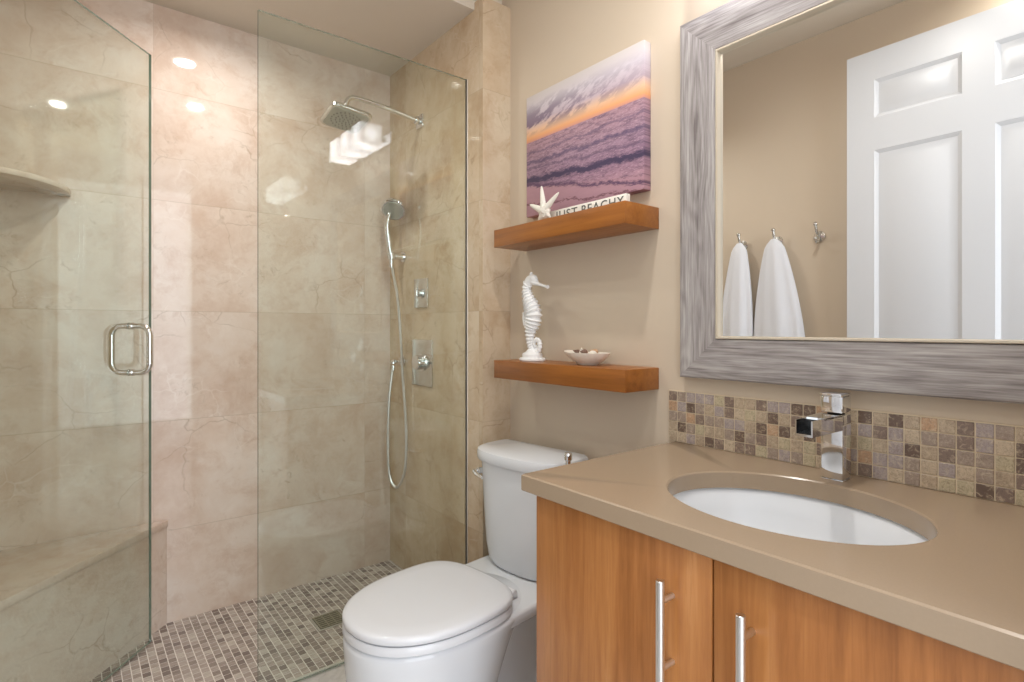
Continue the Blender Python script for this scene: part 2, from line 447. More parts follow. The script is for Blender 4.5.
# open six-panel door folded back beside the left wall (seen in the mirror)
def room_door():
    d = thing('door_1', 'white six-panel room door standing open, seen in the mirror', 'door', (-0.10, 0.080, 0))
    d['kind'] = 'structure'
    L, H, T = 0.98, DZ - .005, 0.035
    st, mul = 0.115, 0.105
    pw = (L - 2 * st - mul) / 2
    rows = [(0.24, 0.86), (1.02, 2.035), (2.185, 2.36)]
    b = MB(); x0, x1 = -T, 0.0
    ys = [(0, st), (st + pw, st + pw + mul), (L - st, L)]
    for y0, y1 in ys: b.box(x0, x1, y0, y1, 0.01, H)
    zr = [0.01, rows[0][0], rows[0][1], rows[1][0], rows[1][1], rows[2][0], rows[2][1], H]
    for i in range(0, 8, 2):
        for k in range(2):
            ya = st if k == 0 else st + pw + mul
            b.box(x0, x1, ya, ya + pw, zr[i], zr[i + 1])
    bmesh.ops.translate(b.bm, vec=ORG[d.name], verts=b.bm.verts)
    b.build('door_leaf', M['white_paint'], d)
    for z0, z1 in rows:
        for k in range(2):
            ya = st if k == 0 else st + pw + mul
            q = MB()
            for sgn in (1, -1):
                def ring(ins, dep):
                    xx = (x1 - dep) if sgn > 0 else (x0 + dep)
                    return [(xx, ya + ins, z0 + ins), (xx, ya + pw - ins, z0 + ins), (xx, ya + pw - ins, z1 - ins), (xx, ya + ins, z1 - ins)]
                q.loft([ring(0, 0.0005), ring(0.006, .004), ring(0.016, 0.011), ring(0.024, 0.011), ring(0.048, 0.004)], cap0=False)
            bmesh.ops.translate(q.bm, vec=ORG[d.name], verts=q.bm.verts)
            q.build('panel', M['white_paint'], d, 20)
    k = MB().lathe([(0.004, 0), (0.032, 0.002), (0.03, 0.008), (0.012, 0.012), (0.012, 0.03), (0.027, 0.042), (0.029, 0.055), (0.018, 0.064), (0.002, 0.066)], (-T, 0.915, 0.93), '-x')
    bmesh.ops.translate(k.bm, vec=ORG[d.name], verts=k.bm.verts)
    k.build('door_knob', M['nickel'], d)
    d.rotation_euler = (0, 0, math.radians(1.5))
room_door()

# ------------------------------------------------------------------ shower: bench, corner shelf, glass
b = thing('shower_bench', 'cream marble corner bench built into the shower behind the glass door', 'bench', (XL + .008, YB, SF))
a0 = (XL + .0085, YB - .001); ap = (0.295, YB - .001); lf = (XL + .0085, 1.982)
MB().prism([a0, lf, ap], SF, 0.432).build('bench_body', M['tile_slab'], b)
MB().prism([a0, (lf[0], lf[1] - .006), (ap[0] + .005, ap[1])], 0.4325, 0.460, .0015).build('bench_top', M['tile_slab'], b)

n = 24; poly = [(XL + .0085, YB - .001)]
for i in range(n + 1):
    a = PI / 2 * i / n
    poly.append((XL + .0085 + 0.2515 * math.sin(a), YB - .001 - 0.285 * math.cos(a)))
tag(MB().prism(poly, 1.692, 1.712, .004).build('corner_shelf', M['tile_slab'], base=(XL + .01, YB, 1.69)), 'rounded cream marble corner shelf high on the shower wall', 'shelf')

def glass_sheet(name_pair, p0, p1, z0, z1, root):
    p0 = Vector((*p0, 0)); p1 = Vector((*p1, 0)); d = (p1 - p0); L = d.length; d.normalize(); nrm = Vector((d.y, -d.x, 0))
    mat = Matrix(((d.x, nrm.x, 0, p0.x), (d.y, nrm.y, 0, p0.y), (0, 0, 1, 0), (0, 0, 0, 1)))
    b = MB().box(0, L, -.005, .005, z0, z1); b.xform(mat)
    o = b.build(name_pair, [M['glass'], M['glass_edge']], root)
    for p in o.data.polygons:
        if abs(p.normal.dot(nrm)) < 0.5: p.material_index = 1
    return d, nrm, L
ZT = 2.224
gp = thing('glass_panel', 'fixed clear glass shower panel beside the toilet', 'glass panel', (0.461, YP, SF))
glass_sheet('pane', (0.461, YP), (XT - .004, YP), SF + .004, ZT, gp)
MB().box(XT - .004, XT, YP - .007, YP + .007, SF, ZT, .001).build('wall_channel', M['trim_metal'], gp)

gd = thing('glass_door', 'frameless glass shower door swung open inwards with chrome pull', 'shower door', (-0.2445, YP, SF))
HP = (-0.238, YP); FP = (0.2266, 2.422)
d, nrm, L = glass_sheet('door_pane', HP, FP, SF + .012, ZT, gd)
def dm(u, v, z): return Vector((HP[0], HP[1], 0)) + d * u + nrm * v + Vector((0, 0, z))
b = MB(); um = L - 0.100
for sg in (1, -1):
    pth = [dm(um, 0.005 * sg, 1.225), dm(um, .034 * sg, 1.225)]
    for i in range(1, 7): pth.append(dm(um, (.034 + .034 * math.sin(PI / 2 * i / 6)) * sg, 1.225 - .034 * (1 - math.cos(PI / 2 * i / 6))))
    for i in range(0, 7): pth.append(dm(um, (.034 + .034 * math.cos(PI / 2 * i / 6)) * sg, 1.062 + .034 - .034 * math.sin(PI / 2 * i / 6)))
    pth.append(dm(um, 0.005 * sg, 1.062))
    b.sweep(pth, 0.0100, 14, up=d)
    for z in (1.225, 1.062): b.cyl(dm(um, .0052 * sg, z), dm(um, .010 * sg, z), .0125, 20)
b.build('pull_handle', M['chrome'], gd)
for z in (0.30, 2.0):
    b = MB(); mat = Matrix.Translation(dm(0, 0, z)) @ Matrix(((d.x, nrm.x, 0, 0), (d.y, nrm.y, 0, 0), (0, 0, 1, 0), (0, 0, 0, 1)))
    b.box(-.004, .055, -.014, -.0055, -.045, .045, .002, mat=mat).box(-.004, .055, .0055, .014, -.045, .045, .002, mat=mat)
    b.cyl(dm(-.004, 0, z - .045), dm(-.004, 0, z + .045), .010, 16)
    b.build('hinge', M['chrome'], gd)

# ------------------------------------------------------------------ shower fixtures
sh = thing('rain_shower', 'chrome rain shower head on a wall arm high in the shower', 'shower head', (XT, 2.241, 2.164))
MB().box(XT - .010, XT, 2.241 - .03, 2.241 + .03, 2.134, 2.194, .003).cyl((XT - .030, 2.241, 2.164), (XT - .009, 2.241, 2.164), .016, 20).build('flange', M['chrome'], sh)
MB().sweep(bez([(XT - .005, 2.241, 2.164), (1.15, 2.241, 2.178), (1.02, 2.241, 2.190), (0.945, 2.241, 2.192), (0.912, 2.241, 2.181), (0.900, 2.241, 2.155), (0.900, 2.241, 2.130)], 8), .0105, 14).build('arm', M['chrome'], sh)
tilt = Matrix.Translation((0.900, 2.241, 2.112)) @ Matrix.Rotation(math.radians(-10), 4, 'X') @ Matrix.Rotation(math.radians(6), 4, 'Y')
MB().sphere((0.900, 2.241, 2.122), .017).cyl((0.9, 2.241, 2.112), (0.9, 2.241, 2.14), .014, 18).build('swivel', M['chrome'], sh)
b = MB(); R_, hw = 0.022, 0.085
def rsq(h, r, n=6):
    out = []
    for cx, cy, a0 in ((1, 1, 0), (-1, 1, 90), (-1, -1, 180), (1, -1, 270)):
        for i in range(n + 1):
            a = math.radians(a0 + 90 * i / n); out.append((cx * (h - r) + r * math.cos(a), cy * (h - r) + r * math.sin(a)))
    return out
def rs_ring(h, r, z): return [Vector((x, y, z)) for x, y in rsq(h, r)]
b.loft([rs_ring(.03, .012, 0), rs_ring(.075, .022, -.008), rs_ring(.084, .026, -.011), rs_ring(.086, .026, -.014), rs_ring(.086, .026, -.024), rs_ring(.084, .026, -.027)])
b.xform(tilt).build('head_plate', M['nickel'], sh)
b = MB().loft([rs_ring(.076, .024, -.0268), rs_ring(.074, .024, -.0295)])
b.xform(tilt).build('spray_face', M['spray'], sh)
b = MB()
for rr, nn in ((.012, 5), (.026, 10), (.042, 16), (.060, 22)):
    for i in range(nn):
        a = 2 * PI * i / nn; b.sphere((rr * math.cos(a), rr * math.sin(a), -.0300), .0028, 6)
b.xform(tilt).build('nozzles', M['rubber'], sh)

hs = thing('hand_shower', 'chrome hand shower with a long hanging metal hose', 'hand shower', (XT, 2.41, 1.56))
MB().cyl((XT, 2.41, 1.561), (XT - .007, 2.41, 1.561), .027, 24, bev=.002).cyl((XT - .006, 2.41, 1.561), (1.196, 2.41, 1.561), .0165, 20).cyl((1.192, 2.41, 1.545), (1.186, 2.41, 1.577), .019, 20, bev=.002).build('holder', M['chrome'], hs)
hb = bez([(1.190, 2.41, 1.530), (1.184, 2.41, 1.575), (1.176, 2.41, 1.63), (1.168, 2.41, 1.69), (1.172, 2.41, 1.735), (1.182, 2.41, 1.765)], 6)
MB().sweep(hb, [.010 + .004 * min(1, i / 12) for i in range(len(hb))], 16).build('handle', M['chrome'], hs)
ax = Vector((-0.45, -0.55, -0.70)).normalized()  # spray looks down and into the shower
b = MB(); rot = Vector((0, 0, 1)).rotation_difference(-ax).to_matrix().to_4x4()
b.lathe([(.002, .022), (.022, .020), (.036, .010), (.042, -.004), (.042, -.012), (.039, -.016), (.002, -.016)], (0, 0, 0), 'z', 28)
b.xform(Matrix.Translation((1.196, 2.395, 1.787)) @ rot @ Matrix.Scale(1.38, 4)).build('spray_head', M['chrome'], hs)
b = MB().lathe([(.002, -.0165), (.035, -.0165), (.033, -.019), (.002, -.019)], (0, 0, 0), 'z', 28)
b.xform(Matrix.Translation((1.196, 2.395, 1.787)) @ rot @ Matrix.Scale(1.38, 4)).build('spray_face', M['spray'], hs)
hp = bez([(1.190, 2.41, 1.531), (1.198, 2.405, 1.47), (1.212, 2.39, 1.36), (1.224, 2.385, 1.20), (1.232, 2.37, 0.95), (1.238, 2.352, 0.72), (1.232, 2.355, 0.55), (1.212, 2.39, 0.462), (1.192, 2.425, 0.50), (1.184, 2.435, 0.64), (1.188, 2.432, 0.86), (1.200, 2.425, 1.00), (1.203, 2.418, 1.035)], 10)
MB().sweep(hp, .0068, 10).build('hose', M['steel'], hs)
MB().cyl((1.190, 2.41, 1.505), (1.190, 2.41, 1.535), .0095, 16).build('hose_nut', M['chrome'], hs)
MB().cyl((1.203, 2.418, 1.016), (1.203, 2.418, 1.040), .0095, 16).build('hose_nut', M['chrome'], hs)
so = thing('hose_outlet', 'chrome wall outlet elbow where the shower hose ends', 'outlet', (XT, 2.417, 1.053))
MB().cyl((XT, 2.417, 1.058), (XT - .008, 2.417, 1.058), .028, 24, bev=.002).build('rosette', M['chrome'], so)
MB().sweep(bez([(XT - .006, 2.417, 1.058), (1.215, 2.417, 1.058), (1.204, 2.418, 1.053), (1.203, 2.418, 1.046)], 5), .012, 16).build('elbow', M['chrome'], so)

dv = thing('diverter_valve', 'small square chrome diverter plate with a little knob', 'shower valve', (XT, 2.233, 1.378))
MB().box(XT - .008, XT, 2.173, 2.293, 1.312, 1.445, .002).build('plate', M['nickel'], dv)
MB().cyl((XT - .007, 2.226, 1.376), (XT - .014, 2.226, 1.376), .023, 24).cyl((XT - .013, 2.226, 1.376), (XT - .032, 2.226, 1.376), .018, 24, bev=.003).build('knob', M['chrome'], dv)
MB().box(XT - .036, XT - .028, 2.222, 2.230, 1.356, 1.402, .002).build('lever', M['chrome'], dv)
mv = thing('mixer_valve', 'large rectangular chrome mixer plate with cylinder handle below the small one', 'shower valve', (XT, 2.225, 1.062))
MB().box(XT - .008, XT, 2.132, 2.315, 0.955, 1.165, .002).build('plate', M['nickel'], mv)
MB().cyl((XT - .007, 2.212, 1.062), (XT - .018, 2.212, 1.062), .040, 28).cyl((XT - .017, 2.212, 1.062), (XT - .048, 2.212, 1.062), .033, 28, bev=.003).build('handle', M['chrome'], mv)
MB().cyl((XT - .035, 2.212, 1.062), (XT - .035, 2.150, 1.062), .007, 14, bev=.002).build('lever', M['chrome'], mv)

dr = thing('floor_drain', 'square metal floor drain in the shower mosaic', 'drain', (0.805, 2.18, SF))
MB().box(.745, .865, 2.120, 2.240, SF, SF + .0025, .001).build('drain_frame', M['steel'], dr)
MB().box(.753, .857, 2.128, 2.232, SF + .0026, SF + .0032).build('drain_well', plain('drain_shadow', rgb(74, 68, 56), 0.6), dr)
b = MB()
for i in range(7): b.box(.754, .856, 2.130 + i * .0152, 2.137 + i * .0152, SF + .0033, SF + .0048)
for i in range(4): b.box(.756 + i * .0307, .761 + i * .0307, 2.13, 2.23, SF + .0034, SF + .0046)
b.build('grate', plain('drain_grate', rgb(168, 162, 142), 0.35, 0.6), dr)

# ------------------------------------------------------------------ ceiling lamps and vanity light
def emit(name, col, strength):
    t = NT(name); t.p.inputs['Emission Color'].default_value = col; t.p.inputs['Emission Strength'].default_value = strength
    return t.done((0.9, 0.9, 0.9, 1), 0.4)
M['lens'] = emit('lamp_lens', (1, 0.97, 0.92, 1), 13)
def downlight(x, y, z, label, power):
    t = thing('ceiling_downlight', label, 'ceiling light', (x, y, z), 'recessed ceiling lights')
    MB().lathe([(.048, -.001), (.070, -.001), (.072, -.004), (.069, -.008), (.051, -.009), (.048, -.004)], (x, y, z), 'z', 40).build('trim_ring', M['white_paint'], t)
    MB().lathe([(.001, -.0035), (.0475, -.0035), (.0475, -.005), (.001, -.005)], (x, y, z), 'z', 40).build('lens', M['lens'], t)
    area_light('downlight_lamp', (x, y, z - .0115), .085, power, WARM, spread=165)
downlight(.42, 2.10, ZS, 'round recessed downlight in the lowered shower ceiling', 6)
downlight(.66, .83, ZC, 'round recessed downlight in the ceiling in front of the mirror', 9)
downlight(-.07, .30, ZC, 'round recessed downlight added as fill light in the ceiling near the doorway', 6)  # third downlight, added to fill the room with more light

vl = thing('vanity_light', 'three-cube frosted glass vanity light above the mirror', 'wall light', (XW, .69, 2.27))
MB().box(XW - .022, XW, .43, .95, 2.235, 2.305, .003).build('back_plate', M['chrome'], vl)
def cube_glow():
    t = NT('frosted_lamp_glass')
    X = t.sep(t.co())
    fy = t.math('MULTIPLY', t.math('SUBTRACT', t.math('FRACT', t.math('ADD', t.math('DIVIDE', X[1], 0.168), 0.5)), 0.5), 0.168)
    r = t.vmath('LENGTH', t.comb(t.math('ADD', X[0], 0.1225), fy, X[2]))
    r = r.node.outputs['Value']
    core = t.math('SUBTRACT', 1.0, t.math('DIVIDE', t.math('SUBTRACT', r, 0.058), 0.016), clamp=True)
    nz = t.sep(t.N('ShaderNodeNewGeometry').outputs['Normal'])
    s_ = t.math('ADD', 3.3, t.math('MULTIPLY', core, 3.8))
    s_ = t.math('ADD', s_, t.math('MULTIPLY', t.math('MAXIMUM', t.math('MULTIPLY', nz[2], -1.0), 0.0), 3.5))
    s_ = t.math('ADD', s_, t.math('MULTIPLY', t.math('MAXIMUM', t.math('MULTIPLY', nz[0], -1.0), 0.0), 3.0))
    t.p.inputs['Emission Color'].default_value = (0.95, 0.94, 1.0, 1); t.l.new(s_, t.p.inputs['Emission Strength'])
    return t.done((0.9, 0.9, 0.92, 1), 0.3)
M['cube'] = cube_glow()
for yc in (.522, .69, .858):
    MB().box(XW - .062, XW - .021, yc - .012, yc + .012, 2.258, 2.282, .002).build('arm', M['chrome'], vl)
    MB().box(XW - .185, XW - .060, yc - .056, yc + .056, 2.212, 2.328, .004).build('glass_cube', M['cube'], vl)

# ------------------------------------------------------------------ vanity
VY0, VY1, HC = YN, 0.972, 0.885
cab = thing('vanity_cabinet', 'cherry wood vanity cabinet under the tan worktop', 'cabinet', (.845, .52, 0))
MB().box(.900, XW - .001, VY0 + .002, .943, 0.0, 0.10).build('plinth', M['dark'], cab)
b = MB().box(.845, XW - .001, .927, .945, .10, .846).box(.845, XW - .001, VY0 + .002, VY0 + .018, .10, .846).box(.845, XW - .02, VY0 + .018, .927, .10, .118).box(XW - .012, XW - .001, VY0 + .018, .927, .118, .846)
b.build('carcass', M['cherry'], cab)
MB().box(.848, .866, VY0 + .018, .927, .79, .846).build('top_rail', M['dark'], cab)
for y0, y1, hy in ((.506, .945, .582), (VY0 + .005, .502, .436)):
    dr_ = MB().box(.825, .844, y0, y1, .115, .838, .0015).build('door', M['cherry'], cab)
    h = MB().cyl((.790, hy, .545), (.790, hy, .785), .0075, 20, bev=.001)
    for z in (.632, .748): h.cyl((.826, hy, z), (.790, hy, z), .0055, 16)
    h.build('handle', M['steel'], dr_)

# worktop with an oval cut-out
SCX, SCY, SA, SB = 1.078, 0.503, 0.188, 0.234
def worktop():
    b = MB(); bm = b.bm
    X0, X1, Y0, Y1 = .803, XW - .0008, VY0 + .0008, VY1
    Z1, Z0 = HC, HC - .038
    angs = [2 * PI * i / 96 for i in range(96)]
    for cx, cy in ((X0, Y0), (X0, Y1), (X1, Y0), (X1, Y1)):
        angs.append(math.atan2(cy - SCY, cx - SCX) % (2 * PI))
    angs = sorted(set(round(a, 6) for a in angs))
    def outer(a, ins):
        dx, dy = math.cos(a), math.sin(a); ts = []
        if dx > 1e-6: ts.append((X1 - ins - SCX) / dx)
        if dx < -1e-6: ts.append((X0 + ins - SCX) / dx)
        if dy > 1e-6: ts.append((Y1 - ins - SCY) / dy)
        if dy < -1e-6: ts.append((Y0 + ins - SCY) / dy)
        t_ = min(ts); return SCX + dx * t_, SCY + dy * t_
    def inner(a, g=0.0):
        dx, dy = math.cos(a), math.sin(a); r = 1 / math.sqrt((dx / (SA + g)) ** 2 + (dy / (SB + g)) ** 2); return SCX + dx * r, SCY + dy * r
    rings = [[(*inner(a), Z0) for a in angs], [(*inner(a), Z1 - .003) for a in angs], [(*inner(a, .003), Z1) for a in angs],
             [(*outer(a, .003), Z1) for a in angs], [(*outer(a, 0), Z1 - .003) for a in angs], [(*outer(a, 0), Z0 + .002) for a in angs], [(*outer(a, .002), Z0) for a in angs]]
    b.loft(rings, closed=True)
    return b.build('worktop', M['quartz'], base=(1.09, .53, HC - .038))
tag(worktop(), 'tan quartz vanity worktop with an oval cut-out', 'worktop')

sk = thing('sink', 'white oval undermount sink set in the tan worktop', 'sink', (SCX, SCY, .70))
b = MB(); seg = 64
def ell(f, z, g=0.0, dx=0): return [(SCX + dx + (SA * f + g) * math.cos(2 * PI * k / seg), SCY + (SB * f + g) * math.sin(2 * PI * k / seg), z) for k in range(seg)]
zt = HC - .0388
prof = [(1.0, zt), (0.985, zt - .012), (0.955, zt - .045), (0.90, zt - .080), (0.80, zt - .108), (0.62, zt - .128), (0.40, zt - .139), (0.15, zt - .143)]
rings = [ell(f, z, .010 if i == 0 else .004 if i == 1 else 0) for i, (f, z) in enumerate(prof)]
outer = [ell(f + .05, z - .008, .012) for f, z in reversed(prof)]
b.loft(rings + outer, closed=False, cap0=False, cap1=False)
vs = b.bm.verts; b.bm.verts.ensure_lookup_table()
n0 = len(b.bm.verts); a_ = b.bm.verts[0:seg]; z_ = b.bm.verts[n0 - seg:n0]
for j in range(seg): b.bm.faces.new((a_[j], z_[j], z_[(j + 1) % seg], a_[(j + 1) % seg]))
b.bm.faces.new(b.bm.verts[seg * (len(prof) - 1):seg * len(prof)])
b.build('basin', plain('sink_porcelain', rgb(224, 227, 231), 0.28), sk, 60)
MB().lathe([(.001, .003), (.018, .003), (.022, .0015), (.024, 0), (.001, 0)], (SCX, SCY, zt - .143), 'z', 28).build('drain', M['chrome'], sk)

# faucet: square column, open waterfall spout, block handle
fx, fy = 1.3235, 0.508
fc = thing('faucet', 'square chrome waterfall faucet with block handle behind the sink', 'faucet', (fx, fy, HC))
MB().box(fx - .0245, fx + .0245, fy - .0235, fy + .0235, HC, HC + .0025, .0008).build('base_plate', M['chrome'], fc)
MB().box(fx - .0235, fx + .0235, fy - .0225, fy + .0225, HC + .0026, HC + .143, .0025).build('column', M['chrome'], fc)
s0, s1 = fx - .158, fx - .018
zb, zt_ = HC + .1115, HC + .1455
def sp(x): return .0175 + .005 * (x - s0) / (s1 - s0)      # half width, tapering to the lip
def slab(b, xa, xb, ya, yb, za, zb_):
    """box from xa to xb whose y faces follow functions of x"""
    ring = lambda x: [(x, fy + ya(x), za), (x, fy + yb(x), za), (x, fy + yb(x), zb_), (x, fy + ya(x), zb_)]
    b.loft([ring(xa), ring(xb)])
b = MB()
slab(b, s0, s1, lambda x: -sp(x), lambda x: sp(x), zb, zb + .005)
slab(b, s0, s1, lambda x: -sp(x), lambda x: -sp(x) + .003, zb + .0049, zt_ - .001)
slab(b, s0, s1, lambda x: sp(x) - .003, lambda x: sp(x), zb + .0049, zt_ - .001)
slab(b, s0 + .050, s1, lambda x: -sp(x), lambda x: sp(x), zt_ - .0045, zt_)
b.build('spout', M['chrome'], fc, 20)
b = MB()
slab(b, s0 + .003, s1, lambda x: -sp(x) + .0031, lambda x: sp(x) - .0031, zb + .0052, zb + .0065)
slab(b, s0 + .056, s0 + .058, lambda x: -sp(x) + .0031, lambda x: sp(x) - .0031, zb + .0066, zt_ - .0046)
b.build('spout_channel', M['dark_chute'], fc)  # near-black lining laid inside the open chrome chute
MB().cyl((fx, fy, HC + .143), (fx, fy, HC + .148), .017, 20).build('neck', M['dark'], fc)
MB().box(fx - .0235, fx + .0235, fy - .0225, fy + .0225, HC + .1475, HC + .184, .003).box(fx - .030, fx + .0235, fy - .0225, fy + .0225, HC + .1838, HC + .190, .002).build('handle', M['chrome'], fc)

# mosaic backsplash: real tiles on a bed of grout
bs = thing('backsplash', 'brown and beige mosaic tile backsplash along the worktop', 'backsplash', (XW, .5164, HC))
y1b = math.floor(0.985 / SPL) * SPL
y1b = .5164 + 16 * SPL
MB().box(XW - .0065, XW - .0005, VY0 + .001, y1b + .001, HC + .0005, HC + 5 * SPL + .002).build('grout_bed', M['grout'], bs)
b = MB()
# origin of the thing is the local origin of the colour cells
oy, oz = ORG[bs.name].y, ORG[bs.name].z
i0 = math.ceil((VY0 - oy) / SPL); i1 = math.floor((y1b - oy) / SPL)
for i in range(i0, i1):
    for j in range(5):
        g = .0013
        b.box(XW - .0085, XW - .004, oy + i * SPL + g, oy + (i + 1) * SPL - g, oz + j * SPL + g + .0005, oz + (j + 1) * SPL - g + .0005, .0007, 1)
b.build('tiles', M['splash'], bs)

# ------------------------------------------------------------------ mirror
mr = thing('mirror', 'large mirror in a weathered grey wood frame above the vanity', 'mirror', (XW, .54, 1.56))
MY0, MY1, MZ0, MZ1 = 0.060, 0.938, 1.078, 2.085
profile = [(0.0, 0.0), (0.0, .026), (.004, .030), (.010, .031), (.050, .027), (.090, .0255), (.108, .024), (.110, .018), (.110, 0.0)]
def rail(side):
    b = MB(); rings = []
    for end in (0, 1):
        ring = []
        for dd, h in profile:
            y0, y1, z0, z1 = MY0 + dd, MY1 - dd, MZ0 + dd, MZ1 - dd
            p = {'b': ((y0, z0), (y1, z0)), 't': ((y0, z1), (y1, z1)), 'l': ((y1, z0), (y1, z1)), 'r': ((y0, z0), (y0, z1))}[side][end]
            ring.append((XW - .0005 - h, p[0], p[1]))
        rings.append(ring)
    b.loft(rings)
    return b.build('frame_rail', M['grey_wood_h'] if side in 'bt' else M['grey_wood_v'], mr, 25)
for s_ in 'btlr': rail(s_)
b = MB(); rings = []
lipp = [(.1102, 0.0), (.1102, .024), (.112, .027), (.116, .027), (.118, .022), (.118, 0.0)]
for k in range(4):
    ring = []
    for dd, h in lipp:
        y0, y1, z0, z1 = MY0 + dd, MY1 - dd, MZ0 + dd, MZ1 - dd
        p = ((y0, z0), (y1, z0), (y1, z1), (y0, z1))[k]; ring.append((XW - .0005 - h, p[0], p[1]))
    rings.append(ring)
b.loft(rings, closed=True); b.build('inner_lip', M['cream_lip'], mr, 30)
dd = .1182
MB().box(XW - .012, XW - .001, MY0 + dd, MY1 - dd, MZ0 + dd, MZ1 - dd).build('mirror_glass', M['mirror'], mr)

# ------------------------------------------------------------------ shelves and what stands on them
SX = 1.235
for z0, z1, nm in ((1.518, 1.583, 'upper floating cherry wood shelf below the sunset picture'), (1.032, 1.098, 'lower floating cherry wood shelf above the toilet')):
    tag(MB().box(SX, XW - .0005, 1.030, 1.655, z0, z1, .0015).build('floating_shelf', M['shelf_wood'], base=(XW, 1.34, z0)), nm, 'shelf', 'floating shelves above the toilet')

def sunset():
    t = NT('sunset_beach_print'); X = t.sep(t.co())
    # local: z from 0 (bottom) to .455; y from -.292 to .292 (larger y is the far, left end)
    h = t.math('DIVIDE', X[2], 0.455); y = X[1]
    hw = t.math('SUBTRACT', h, t.math('MULTIPLY', y, -0.03))
    p = t.comb(0.0, t.math('MULTIPLY', y, 1.0), t.math('MULTIPLY', X[2], 4.5))
    sky = t.ramp(h, [(0.60, rgb(196, 132, 138)), (0.645, rgb(228, 164, 112)), (0.70, rgb(226, 186, 152)), (0.77, rgb(192, 174, 184)), (0.88, rgb(206, 198, 206)), (1.0, rgb(206, 199, 196))])
    clo = t.noise(t.comb(0.0, t.math('MULTIPLY', y, 1.3), t.math('ADD', t.math('MULTIPLY', X[2], 3.6), t.math('MULTIPLY', y, 1.2))), 7.5, 6, 0.62).outputs[0]
    band = t.ramp(h, [(0.66, (0, 0, 0)), (0.74, (1, 1, 1)), (0.84, (.8, .8, .8)), (0.95, (0, 0, 0))])
    lefty = t.math('ADD', 0.75, t.math('MULTIPLY', y, 1.6), clamp=True)
    cm = t.math('MULTIPLY', t.math('MULTIPLY', t.ramp(clo, [(0.45, (0, 0, 0)), (0.53, (1, 1, 1))]), band), lefty)
    sky = t.mix(t.math('MULTIPLY', cm, 0.85), sky, rgb(104, 86, 112))
    sea = t.ramp(h, [(0.0, rgb(176, 134, 148)), (0.10, rgb(182, 142, 156)), (0.24, rgb(150, 118, 142)), (0.40, rgb(158, 128, 148)), (0.58, rgb(170, 134, 146))])
    wv = t.noise(t.comb(0.0, t.math('MULTIPLY', y, 3.0), t.math('MULTIPLY', X[2], 16.0)), 5.0, 6, 0.7, 0.4).outputs[0]
    sea = t.mix(t.math('MULTIPLY', t.math('SUBTRACT', wv, 0.44), 4.0, clamp=True), sea, rgb(98, 74, 98))
    wl = t.noise(t.comb(0.0, t.math('MULTIPLY', y, 3.0), t.math('MULTIPLY', X[2], 14.0)), 26.0, 5, 0.75).outputs[0]
    sea = t.mix(t.math('MULTIPLY', t.math('SUBTRACT', wl, 0.52), 4.5, clamp=True), sea, rgb(216, 184, 192))
    wob = t.math('MULTIPLY', t.math('SUBTRACT', t.noise(t.comb(0.0, y, 0.0), 9, 4).outputs[0], 0.5), 0.09)
    jag = t.noise(t.comb(0.0, y, t.math('MULTIPLY', X[2], 4.0)), 40, 5, 0.7).outputs[0]
    wob = t.math('ADD', wob, t.math('MULTIPLY', t.math('SUBTRACT', jag, 0.5), 0.09))
    def line(at, slope, width, col, amt, base):
        dd_ = t.math('ABSOLUTE', t.math('SUBTRACT', t.math('ADD', h, wob), t.math('ADD', at, t.math('MULTIPLY', y, slope))))
        f = t.math('SUBTRACT', 1.0, t.math('DIVIDE', dd_, width), clamp=True)
        return t.mix(t.math('MULTIPLY', f, amt), base, col)
    sea = t.mix(t.math('LESS_THAN', t.math('ADD', h, wob), t.math('ADD', 0.17, t.math('MULTIPLY', y, 0.30))), sea, t.mix(t.math('MULTIPLY', wv, 0.5), rgb(188, 148, 158), rgb(150, 112, 134)))
    sea = line(0.27, 0.12, 0.036, rgb(70, 58, 88), 1.6, sea)
    sea = line(0.16, 0.42, 0.020, rgb(98, 72, 100), 1.2, sea)
    sea = line(0.43, 0.05, 0.022, rgb(96, 78, 108), 1.0, sea)
    sea = line(0.52, 0.0, 0.014, rgb(104, 84, 112), 0.8, sea)
    sea = line(0.36, 0.16, 0.016, rgb(96, 76, 104), 0.8, sea)
    sea = line(0.05, 0.20, 0.010, rgb(112, 70, 84), 1.0, sea)
    col = t.mix(t.math('GREATER_THAN', h, 0.615), sea, sky)
    nrm = t.sep(t.N('ShaderNodeNewGeometry').outputs['Normal'])
    return t.done(col, 0.55)
cv = thing('canvas_picture', 'canvas print of a purple sunset over beach waves above the shelf', 'picture', (XW, 1.342, 1.640))
MB().box(XW - .034, XW - .0005, 1.060, 1.614, 1.640, 2.095, .002).build('canvas', sunset(), cv)

